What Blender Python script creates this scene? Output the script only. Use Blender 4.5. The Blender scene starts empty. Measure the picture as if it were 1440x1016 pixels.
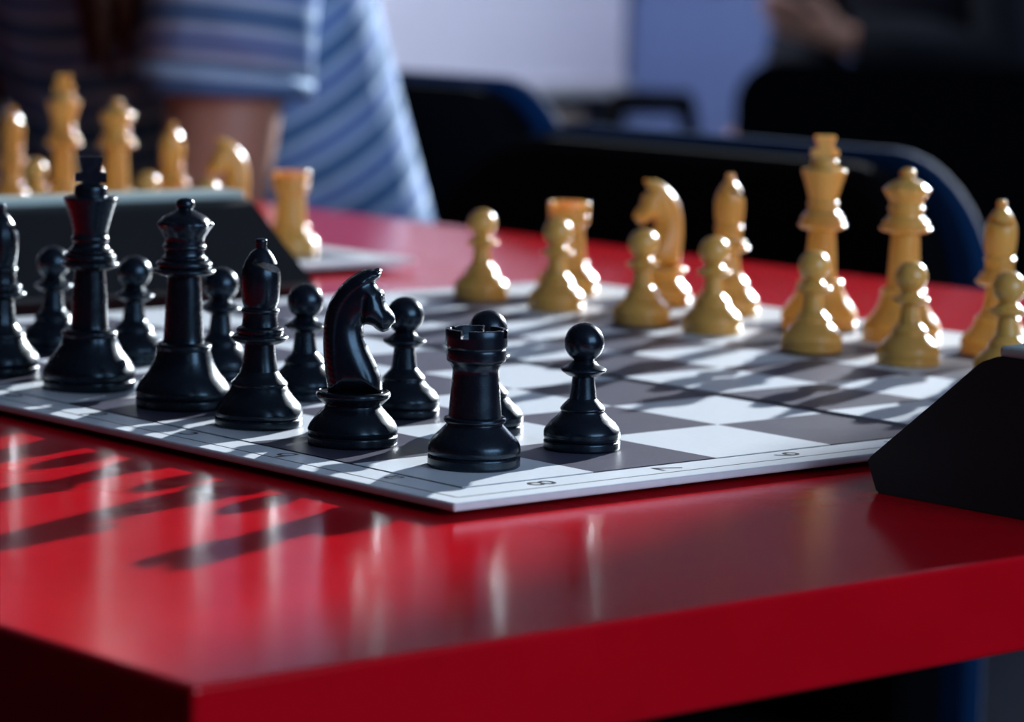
import bpy, bmesh, math, random
from mathutils import Vector, Matrix
from mathutils.geometry import delaunay_2d_cdt

random.seed(7)
SC = bpy.context.scene
COL = SC.collection
PI = math.pi

# ------------------------------------------------------------------ camera
CAM = Vector((-0.65123168, -0.76620852, 0.16558483))
RIGHT = Vector((0.75436622, -0.65602083, 0.02383872))
UP = Vector((0.06363388, 0.10922024, 0.99197866))
FWD = Vector((0.65336234, 0.74679824, -0.12413721))
cd = bpy.data.cameras.new('camera')
cam = bpy.data.objects.new('camera', cd)
COL.objects.link(cam)
M4 = Matrix.Identity(4)
for i in range(3):
    M4[i][0], M4[i][1], M4[i][2], M4[i][3] = RIGHT[i], UP[i], -FWD[i], CAM[i]
cam.matrix_world = M4
cd.sensor_width = 36.0
cd.lens = 4617.08 / 1440 * 36.0
cd.clip_start, cd.clip_end = 0.02, 60
cd.dof.use_dof = True
cd.dof.focus_distance = 1.075
cd.dof.aperture_fstop = 11.0
SC.camera = cam

# ------------------------------------------------------------------ light
SUN_AZ, SUN_EL = math.radians(20.8), math.radians(15.8)
w = bpy.data.worlds.new('sky')
SC.world = w
w.use_nodes = True
w.node_tree.nodes['Background'].inputs[0].default_value = (0.35, 0.5, 0.85, 1)
w.node_tree.nodes['Background'].inputs[1].default_value = 0.6

sd = bpy.data.lights.new('sun', 'SUN')
sd.energy = 11.8
sd.angle = math.radians(0.7)
sd.color = (0.90, 0.96, 1.0)
so = bpy.data.objects.new('sun', sd)
COL.objects.link(so)
to_sun = Vector((math.cos(SUN_AZ) * math.cos(SUN_EL), math.sin(SUN_AZ) * math.cos(SUN_EL), math.sin(SUN_EL)))
so.rotation_euler = to_sun.to_track_quat('Z', 'Y').to_euler()
so.location = to_sun * 8


def area(name, loc, direction, sx, sy, energy, color):
    d = bpy.data.lights.new(name, 'AREA')
    d.shape = 'RECTANGLE'
    d.size, d.size_y = sx, sy
    d.energy = energy
    d.color = color
    o = bpy.data.objects.new(name, d)
    COL.objects.link(o)
    o.location = loc
    o.rotation_euler = (-Vector(direction)).to_track_quat('Z', 'Y').to_euler()
    return o


# daylight through the two window walls of the room
area('daylight_east_window', (4.32, 2.132, 0.93), (-1, 0, 0), 1.17, 1.6, 40, (0.62, 0.76, 1.0))
area('daylight_south_window', (0.5, -3.06, 1.20), (0, 1, 0), 2.2, 1.5, 78, (0.55, 0.74, 1.0))

SC.view_settings.view_transform = 'Standard'
SC.view_settings.look = 'None'
SC.view_settings.gamma = 1.0
SC.view_settings.use_curve_mapping = False
SC.view_settings.exposure = 0.0
SC.cycles.blur_glossy = 0.1
SC.cycles.sample_clamp_indirect = 30.0

# ------------------------------------------------------------------ materials
def mat(name, color, rough=0.5, metal=0.0, spec=0.5, noise=None, bump=None, rvar=None, coat=0.0):
    """noise=(scale, amount): colour variation; bump=(scale, strength, distance); rvar=(scale, amount)"""
    m = bpy.data.materials.new(name)
    m.use_nodes = True
    nt = m.node_tree
    b = nt.nodes['Principled BSDF']
    b.inputs['Base Color'].default_value = (*color, 1)
    b.inputs['Roughness'].default_value = rough
    b.inputs['Metallic'].default_value = metal
    b.inputs['Specular IOR Level'].default_value = spec
    if coat:
        b.inputs['Coat Weight'].default_value = coat
        b.inputs['Coat Roughness'].default_value = 0.08
    tc = nt.nodes.new('ShaderNodeTexCoord')
    if noise:
        n = nt.nodes.new('ShaderNodeTexNoise')
        n.inputs['Scale'].default_value = noise[0]
        n.inputs['Detail'].default_value = 6
        nt.links.new(tc.outputs['Object'], n.inputs['Vector'])
        r = nt.nodes.new('ShaderNodeMapRange')
        r.inputs[1].default_value, r.inputs[2].default_value = 0.3, 0.7
        r.inputs[3].default_value, r.inputs[4].default_value = 1 - noise[1], 1 + noise[1]
        nt.links.new(n.outputs['Fac'], r.inputs[0])
        mx = nt.nodes.new('ShaderNodeVectorMath')
        mx.operation = 'SCALE'
        mx.inputs[0].default_value = color
        nt.links.new(r.outputs[0], mx.inputs['Scale'])
        nt.links.new(mx.outputs[0], b.inputs['Base Color'])
    if rvar:
        n = nt.nodes.new('ShaderNodeTexNoise')
        n.inputs['Scale'].default_value = rvar[0]
        n.inputs['Detail'].default_value = 5
        nt.links.new(tc.outputs['Object'], n.inputs['Vector'])
        r = nt.nodes.new('ShaderNodeMapRange')
        r.inputs[1].default_value, r.inputs[2].default_value = 0.3, 0.7
        r.inputs[3].default_value, r.inputs[4].default_value = rough - rvar[1], rough + rvar[1]
        nt.links.new(n.outputs['Fac'], r.inputs[0])
        nt.links.new(r.outputs[0], b.inputs['Roughness'])
    if bump:
        n = nt.nodes.new('ShaderNodeTexNoise')
        n.inputs['Scale'].default_value = bump[0]
        n.inputs['Detail'].default_value = 4
        nt.links.new(tc.outputs['Object'], n.inputs['Vector'])
        bp = nt.nodes.new('ShaderNodeBump')
        bp.inputs['Strength'].default_value = bump[1]
        bp.inputs['Distance'].default_value = bump[2]
        nt.links.new(n.outputs['Fac'], bp.inputs['Height'])
        nt.links.new(bp.outputs[0], b.inputs['Normal'])
    return m


M = {
    'black': mat('black_plastic', (0.004, 0.0055, 0.010), 0.26, bump=(900, 0.06, 0.0003), rvar=(300, 0.04)),
    'cream': mat('cream_plastic', (0.66, 0.36, 0.085), 0.26, noise=(60, 0.015)),
    'light_sq': mat('light_print', (0.66, 0.70, 0.75), 0.38, spec=0.35, noise=(400, 0.03), rvar=(60, 0.02)),
    'dark_sq': mat('dark_print', (0.062, 0.060, 0.092), 0.42, spec=0.22, noise=(500, 0.15), rvar=(60, 0.02)),
    'board_edge': mat('board_edge', (0.62, 0.58, 0.60), 0.5, noise=(200, 0.05)),
    'felt': mat('dark_backing', (0.02, 0.02, 0.022), 0.9),
    'ink': mat('black_ink', (0.012, 0.012, 0.015), 0.4),
    'red': mat('red_lacquer', (0.52, 0.0022, 0.009), 0.165, spec=0.25, noise=(25, 0.06), rvar=(40, 0.015)),
    'steel': mat('grey_steel', (0.35, 0.36, 0.38), 0.35, metal=0.8),
    'clock': mat('clock_black', (0.007, 0.007, 0.008), 0.42, bump=(1500, 0.1, 0.0002)),
    'clock_top': mat('clock_grey_green', (0.42, 0.50, 0.47), 0.35),
    'lcd': mat('lcd_grey', (0.16, 0.19, 0.15), 0.15),
    'button': mat('button_grey', (0.2, 0.2, 0.22), 0.4),
    'chair': mat('chair_black', (0.003, 0.003, 0.004), 0.9, spec=0.02, bump=(400, 0.2, 0.0006)),
    'chair_rim': mat('chair_rim_navy', (0.004, 0.026, 0.080), 0.8, spec=0.03),
    'floor': mat('floor_vinyl', (0.009, 0.011, 0.018), 0.4, spec=0.15, noise=(3, 0.08), rvar=(6, 0.04)),
    'wall': mat('wall_paint', (0.03, 0.03, 0.04), 0.85, noise=(5, 0.03)),
    'pale': mat('pale_panel', (0.82, 0.80, 0.90), 0.8, noise=(5, 0.02)),
    'wall_blue': mat('wall_paint_blue', (0.085, 0.125, 0.27), 0.8, noise=(5, 0.04)),
    'wall_dark': mat('wall_dark', (0.05, 0.05, 0.06), 0.85, noise=(4, 0.05)),
    'ceil': mat('ceiling_paint', (0.35, 0.35, 0.38), 0.9),
    'wood': mat('brown_laminate', (0.13, 0.085, 0.06), 0.5, noise=(20, 0.2)),
    'cabinet': mat('dark_panel', (0.012, 0.012, 0.018), 0.6),
    'skin': mat('skin', (0.42, 0.20, 0.13), 0.5, noise=(30, 0.06)),
    'hair': mat('brown_hair', (0.06, 0.03, 0.018), 0.5, noise=(80, 0.3)),
    'navy': mat('navy_cloth', (0.003, 0.0035, 0.008), 0.9, spec=0.2, bump=(300, 0.3, 0.001)),
    'denim': mat('denim', (0.03, 0.045, 0.09), 0.9, noise=(200, 0.2)),
    'shoe': mat('shoe_black', (0.02, 0.02, 0.02), 0.5),
    'eye': mat('eye_white', (0.8, 0.8, 0.8), 0.2),
    'frame': mat('window_frame', (0.5, 0.5, 0.52), 0.5),
}


def stripe_material():
    m = bpy.data.materials.new('striped_cotton')
    m.use_nodes = True
    nt = m.node_tree
    b = nt.nodes['Principled BSDF']
    b.inputs['Roughness'].default_value = 0.9
    b.inputs['Specular IOR Level'].default_value = 0.2
    uv = nt.nodes.new('ShaderNodeUVMap')
    sx = nt.nodes.new('ShaderNodeSeparateXYZ')
    nt.links.new(uv.outputs[0], sx.inputs[0])
    mu = nt.nodes.new('ShaderNodeMath')
    mu.operation = 'MULTIPLY'
    mu.inputs[1].default_value = 1 / 0.040
    nt.links.new(sx.outputs['Y'], mu.inputs[0])
    fr = nt.nodes.new('ShaderNodeMath')
    fr.operation = 'FRACT'
    nt.links.new(mu.outputs[0], fr.inputs[0])
    cr = nt.nodes.new('ShaderNodeValToRGB')
    cr.color_ramp.interpolation = 'CONSTANT'
    e = cr.color_ramp.elements
    e[0].position, e[0].color = 0.0, (0.42, 0.55, 0.72, 1)
    e[1].position, e[1].color = 0.14, (0.085, 0.18, 0.35, 1)
    for pos, c in ((0.50, (0.42, 0.55, 0.72, 1)), (0.62, (0.17, 0.27, 0.52, 1))):
        k = e.new(pos)
        k.color = c
    nt.links.new(fr.outputs[0], cr.inputs[0])
    nt.links.new(cr.outputs[0], b.inputs['Base Color'])
    tc = nt.nodes.new('ShaderNodeTexCoord')
    n = nt.nodes.new('ShaderNodeTexNoise')
    n.inputs['Scale'].default_value = 14
    nt.links.new(tc.outputs['Object'], n.inputs['Vector'])
    bp = nt.nodes.new('ShaderNodeBump')
    bp.inputs['Strength'].default_value = 0.5
    bp.inputs['Distance'].default_value = 0.02
    nt.links.new(n.outputs['Fac'], bp.inputs['Height'])
    nt.links.new(bp.outputs[0], b.inputs['Normal'])
    return m


M['stripe'] = stripe_material()
M['black'].node_tree.nodes['Principled BSDF'].inputs['Specular Tint'].default_value = (0.55, 0.80, 1.0, 1)
cb = M['cream'].node_tree.nodes['Principled BSDF']
cb.inputs['Subsurface Weight'].default_value = 0.55
cb.inputs['Subsurface Radius'].default_value = (1.0, 0.6, 0.3)
cb.inputs['Subsurface Scale'].default_value = 0.004


def add_dust(m, scale, radius, color):
    nt = m.node_tree
    b = nt.nodes['Principled BSDF']
    src = b.inputs['Base Color'].links[0].from_socket
    tc = nt.nodes.new('ShaderNodeTexCoord')
    v = nt.nodes.new('ShaderNodeTexVoronoi')
    v.inputs['Scale'].default_value = scale
    nt.links.new(tc.outputs['Object'], v.inputs['Vector'])
    lt = nt.nodes.new('ShaderNodeMath')
    lt.operation = 'LESS_THAN'
    lt.inputs[1].default_value = radius * scale
    nt.links.new(v.outputs['Distance'], lt.inputs[0])
    mx = nt.nodes.new('ShaderNodeMix')
    mx.data_type = 'RGBA'
    nt.links.new(lt.outputs[0], mx.inputs['Factor'])
    nt.links.new(src, mx.inputs['A'])
    mx.inputs['B'].default_value = (*color, 1)
    nt.links.new(mx.outputs['Result'], b.inputs['Base Color'])


add_dust(M['red'], 70, 0.0003, (0.50, 0.30, 0.34))

# ------------------------------------------------------------------ helpers
def tag(o, label=None, cat=None, group=None, kind=None):
    for k, v in (('label', label), ('category', cat), ('group', group), ('kind', kind)):
        if v:
            o[k] = v
    return o


def empty(name, loc=(0, 0, 0), rz=0.0):
    o = bpy.data.objects.new(name, None)
    o.empty_display_size = 0.02
    o.location = loc
    o.rotation_euler = (0, 0, rz)
    COL.objects.link(o)
    return o


def link(name, me, m=None, parent=None, smooth=False, loc=None):
    if m is not None and not me.materials:
        me.materials.append(m)
    if smooth:
        for p in me.polygons:
            p.use_smooth = True
    o = bpy.data.objects.new(name, me)
    COL.objects.link(o)
    if parent:
        o.parent = parent
    if loc is not None:
        o.location = loc
    return o


def bm_mesh(bm, name):
    bmesh.ops.recalc_face_normals(bm, faces=bm.faces)
    me = bpy.data.meshes.new(name)
    bm.to_mesh(me)
    bm.free()
    return me


def box_bm(bm, x0, x1, y0, y1, z0, z1, bevel=0.0, seg=2):
    r = bmesh.ops.create_cube(bm, size=1.0)
    vs = r['verts']
    for v in vs:
        v.co = Vector((x0 + (v.co.x + 0.5) * (x1 - x0), y0 + (v.co.y + 0.5) * (y1 - y0), z0 + (v.co.z + 0.5) * (z1 - z0)))
    if bevel:
        es = list({e for v in vs for e in v.link_edges})
        bmesh.ops.bevel(bm, geom=es, offset=bevel, segments=seg, affect='EDGES', profile=0.5)


def box(name, b, m, parent=None, bevel=0.0, seg=2):
    bm = bmesh.new()
    box_bm(bm, *b, bevel=bevel, seg=seg)
    return link(name, bm_mesh(bm, name), m, parent)


def lathe_mesh(name, prof, n=64, mod=None):
    """prof: list of (r, z); ends with r<=1e-6 closed on the axis; sharp angles kept by split points"""
    bm = bmesh.new()
    rings = []
    for r, z in prof:
        if r < 1e-6:
            rings.append([bm.verts.new((0, 0, z))])
        else:
            ring = []
            for i in range(n):
                a = 2 * PI * i / n
                k = mod(r, z, a) if mod else r
                ring.append(bm.verts.new((k * math.cos(a), k * math.sin(a), z)))
            rings.append(ring)
    for A, B in zip(rings, rings[1:]):
        if len(A) == 1 and len(B) == 1:
            continue
        for i in range(n):
            j = (i + 1) % n
            if len(A) == 1:
                bm.faces.new((A[0], B[j], B[i]))
            elif len(B) == 1:
                bm.faces.new((A[i], A[j], B[0]))
            else:
                bm.faces.new((A[i], A[j], B[j], B[i]))
    for ring in (rings[0], rings[-1]):
        if len(ring) > 1:
            bm.faces.new(ring)
    bmesh.ops.recalc_face_normals(bm, faces=bm.faces)
    for f in bm.faces:
        f.smooth = True
    for e in bm.edges:
        if len(e.link_faces) == 2 and e.calc_face_angle(0) > math.radians(50):
            e.smooth = False
    me = bpy.data.meshes.new(name)
    bm.to_mesh(me)
    bm.free()
    return me


def smooth_prof(pts, steps=4):
    """Catmull-Rom through (r,z) in mm; a point given as (r, z, 1) is a hard corner. Returns metres."""
    out = []
    n = len(pts)
    for i in range(n - 1):
        p1, p2 = pts[i], pts[i + 1]
        p0 = pts[i - 1] if i > 0 and len(p1) == 2 else p1
        p3 = pts[i + 2] if i + 2 < n and len(p2) == 2 else p2
        for s in range(steps):
            t = s / steps
            q = []
            for k in (0, 1):
                a, b, c, d = p0[k], p1[k], p2[k], p3[k]
                q.append(0.5 * ((2 * b) + (c - a) * t + (2 * a - 5 * b + 4 * c - d) * t * t + (3 * b - a - 3 * c + d) * t ** 3))
            out.append((max(q[0], 0.0) * 1e-3, q[1] * 1e-3))
    out.append((pts[-1][0] * 1e-3, pts[-1][1] * 1e-3))
    return out


def loft_mesh(name, rings, n=28, caps=True, uvlen=True):
    """rings: (centre, axis_u, axis_v) - elliptical cross sections; UV y runs in metres along the loft"""
    bm = bmesh.new()
    uvl = bm.loops.layers.uv.new('UVMap')
    R = []
    L = [0.0]
    for k, (c, a, b) in enumerate(rings):
        c, a, b = Vector(c), Vector(a), Vector(b)
        R.append([bm.verts.new(c + a * math.cos(2 * PI * i / n) + b * math.sin(2 * PI * i / n)) for i in range(n)])
        if k:
            L.append(L[-1] + (c - Vector(rings[k - 1][0])).length)
    for k in range(len(R) - 1):
        for i in range(n):
            j = (i + 1) % n
            f = bm.faces.new((R[k][i], R[k][j], R[k + 1][j], R[k + 1][i]))
            f.smooth = True
            uv = ((i / n, L[k]), ((i + 1) / n, L[k]), ((i + 1) / n, L[k + 1]), (i / n, L[k + 1]))
            for lp, q in zip(f.loops, uv):
                lp[uvl].uv = q
    if caps:
        for ring, l in ((R[0], L[0]), (R[-1], L[-1])):
            f = bm.faces.new(ring)
            for lp in f.loops:
                lp[uvl].uv = (0, l)
    bmesh.ops.recalc_face_normals(bm, faces=bm.faces)
    me = bpy.data.meshes.new(name)
    bm.to_mesh(me)
    bm.free()
    return me


def tube_mesh(name, pts, radii, n=14):
    rings = []
    P = [Vector(p) for p in pts]
    a = None
    for i, p in enumerate(P):
        d = (P[min(i + 1, len(P) - 1)] - P[max(i - 1, 0)]).normalized()
        if a is None:
            ref = Vector((0, 0, 1)) if abs(d.z) < 0.9 else Vector((1, 0, 0))
            a = d.cross(ref).normalized()
        else:
            a = (a - d * a.dot(d)).normalized()      # carry the frame along without twisting
        b = d.cross(a).normalized()
        r = radii[i] if isinstance(radii, (list, tuple)) else radii
        rings.append((p, a * r, b * r))
    return loft_mesh(name, rings, n)


def eval_mesh(o, name):
    dg = bpy.context.evaluated_depsgraph_get()
    return bpy.data.meshes.new_from_object(o.evaluated_get(dg))


def copy_tree(o, parent=None):
    c = o.copy()
    COL.objects.link(c)
    c.parent = parent
    for ch in o.children:
        copy_tree(ch, c)
    return c


S = 0.055            # square side
TZ = -0.0050         # table top height (near half of the board is z = 0)
FZ = -0.75           # floor height
MARG = 0.0209        # board border

# ------------------------------------------------------------------ room shell
XE, YN, XW, YS, ZC = 4.26, 4.50, -3.0, -3.0, 2.05
T = 0.12
def struct(name, boxes, m):
    bm = bmesh.new()
    for b in boxes:
        box_bm(bm, *b)
    return tag(link(name, bm_mesh(bm, name), m), kind='structure')


struct('floor', [(XW - T, XE + T, YS - T, YN + T, FZ - 0.1, FZ)], M['floor'])
struct('ceiling', [(XW - T, XE + T, YS - T, YN + T, ZC, ZC + 0.1)], M['ceil'])
struct('wall_north', [(XW - T, XE + T, YN, YN + T, FZ, ZC)], M['wall'])
struct('wall_west', [(XW - T, XW, YS, YN, FZ, ZC)], M['wall_dark'])
# east wall with a long window opening, south wall with another
wy0, wy1, wz0, wz1 = 1.545, 2.72, 0.12, 1.75
ZP = 0.40           # blue ends here; above, the wall is darkened to cut its reflected light
struct('wall_east', [(XE, XE + T, YS, wy0, FZ, ZC), (XE, XE + T, wy1, YN, FZ, ZP),
                     (XE, XE + T, wy0, wy1, FZ, wz0), (XE, XE + T, wy0, wy1, wz1, ZC)], M['wall_blue'])
struct('darkened_wall_1', [(XE, XE + T, wy1, YN, ZP, ZC)], M['wall_dark'])
vx0, vx1, vz0, vz1 = -0.6, 1.6, 0.45, 1.95
struct('wall_south', [(XW, vx0, YS - T, YS, FZ, ZC), (vx1, XE, YS - T, YS, FZ, ZC),
                      (vx0, vx1, YS - T, YS, FZ, vz0), (vx0, vx1, YS - T, YS, vz1, ZC)], M['wall_dark'])
f = 0.05
struct('window_1', [(XE - 0.02, XE + T, wy0 - f, wy0, wz0 - f, wz1 + f), (XE - 0.02, XE + T, wy1, wy1 + f, wz0 - f, wz1 + f),
                    (XE - 0.06, XE + T, wy0, wy1, wz0 - f, wz0), (XE - 0.02, XE + T, wy0, wy1, wz1, wz1 + f)], M['frame'])
struct('window_2', [(vx0 - f, vx0, YS - T, YS + 0.02, vz0 - f, vz1 + f), (vx1, vx1 + f, YS - T, YS + 0.02, vz0 - f, vz1 + f),
                    (vx0, vx1, YS - T, YS + 0.06, vz0 - f, vz0), (vx0, vx1, YS - T, YS + 0.02, vz1, vz1 + f)], M['frame'])
struct('baseboard_north', [(XW, XE, YN - 0.015, YN, FZ, FZ + 0.08)], M['cabinet'])

# ------------------------------------------------------------------ red table
TX0, TX1, TY0, TY1 = -0.2158, 0.658, -0.1595, 1.92
table = empty('red_table', (0.22, 0.72, FZ))
tag(table, 'long red lacquered table carrying both chessboards', 'table')
def local(o, parent):
    """keep world coordinates for a mesh built in world space under a translated parent"""
    o.location = -Vector(parent.location)
    return o


local(box('table_top', (TX0, TX1, TY0, TY1, TZ - 0.0285, TZ), M['red'], table, bevel=0.0016, seg=3), table)
for x in (TX0 + 0.07, TX1 - 0.07):
    for y in (TY0 + 0.25, TY1 - 0.12):
        local(box('leg', (x - 0.02, x + 0.02, y - 0.02, y + 0.02, FZ, TZ - 0.028), M['steel'], table, bevel=0.003), table)
for x in (TX0 + 0.07, TX1 - 0.07):
    local(box('apron', (x - 0.012, x + 0.012, TY0 + 0.25, TY1 - 0.12, TZ - 0.07, TZ - 0.0283), M['steel'], table), table)

# ------------------------------------------------------------------ chessboards
GAP = 0.0011
LIFT = 0.0009        # the far half of the folding board lies a hair higher
def half_mesh(v0, v1):
    bm = bmesh.new()
    box_bm(bm, v0, v1, -MARG, 8 * S + MARG, -0.0030, -0.00025, bevel=0.0009, seg=3)
    return bm_mesh(bm, 'board_half')


sq_mesh = {}
for k in ('light_sq', 'dark_sq'):
    bm = bmesh.new()
    box_bm(bm, 0, S, 0, S, -0.0006, 0.0)
    me = bm_mesh(bm, k)
    me.materials.append(M[k])
    sq_mesh[k] = me


def text_mesh(ch, size):
    c = bpy.data.curves.new('glyph', 'FONT')
    c.body = ch
    c.size = size
    c.extrude = 0.0
    c.align_x = 'CENTER'
    c.align_y = 'CENTER'
    o = bpy.data.objects.new('glyph', c)
    COL.objects.link(o)
    bpy.context.view_layer.update()
    me = eval_mesh(o, 'glyph')
    bpy.data.objects.remove(o)
    return me


def chessboard(y0, label, letters):
    root = empty('chessboard', (0, y0, 0))
    tag(root, label, 'chessboard')
    halves = []
    for v0, v1, dz in ((-MARG, 4 * S - GAP, 0.0), (4 * S + GAP, 8 * S + MARG, LIFT)):
        h = link('board_half', half_mesh(v0, v1), M['light_sq'], root)
        h.location.z = dz
        h.data.materials.append(M['board_edge'])
        for p in h.data.polygons:
            if abs(p.normal.z) < 0.8 or p.normal.z < 0:
                p.material_index = 1
        bm = bmesh.new()
        box_bm(bm, v0 + 0.014, v1 - 0.014, -MARG + 0.014, 8 * S + MARG - 0.014, TZ - dz, -0.0029)
        link('backing', bm_mesh(bm, 'backing'), M['felt'], h)
        # thin printed frame lines around the squares and further out
        for off, wd in ((0.0, 0.0006), (0.0127, 0.0006)):
            a, b = -off, 8 * S + off
            lo, hi = (a, 4 * S - GAP) if dz == 0 else (4 * S + GAP, b)
            box('border_line', (lo, hi, a - wd, a, -0.0004, -0.00020), M['ink'], h)
            box('border_line', (lo, hi, b, b + wd, -0.0004, -0.00020), M['ink'], h)
            e = a if dz == 0 else b
            box('border_line', (e - wd, e, a, b, -0.0004, -0.00020), M['ink'], h)
        halves.append(h)
    for u in range(8):
        for v in range(8):
            dark = (u + v) % 2 == 1
            o = link('dark_square' if dark else 'light_square', sq_mesh['dark_sq' if dark else 'light_sq'], None, halves[0 if v < 4 else 1])
            o.location = (v * S, u * S, 0)
            if v == 3:
                o.scale.x = (S - GAP) / S
            if v == 4:
                o.location.x += GAP
                o.scale.x = (S - GAP) / S
    if letters:
        for i in range(8):
            for ch, x, y, nm in (('abcdefgh'[i], -0.0066, (i + 0.5) * S, 'file_letter'), (str(8 - i), (i + 0.5) * S, -0.0066, 'rank_number')):
                h = halves[0] if (nm == 'file_letter' or i < 4) else halves[1]
                me = text_mesh(ch, 0.0145)
                o = link(nm, me, M['ink'], h)
                o.location = (x, y, -0.00018)
                o.rotation_euler = (0, 0, PI / 2)
    return root


chessboard(0.0, 'folding chessboard with letters and numbers, black pieces lined up along its edge', True)
chessboard(11 * S, 'far chessboard lying past the clock in front of the striped shirt', False)

# ------------------------------------------------------------------ chess pieces
def base_prof(R, groove, bulge):
    """foot ring, groove, then the given bulge profile (mm)"""
    g = groove
    return [(0, 0, 1), (R - 0.5, 0, 1), (R, 0.5, 1), (R, g - 0.45, 1), (R - 0.25, g - 0.15), (R - 0.55, g, 1), (R - 0.2, g + 0.35), (R, g + 1.1)] + bulge


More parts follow.
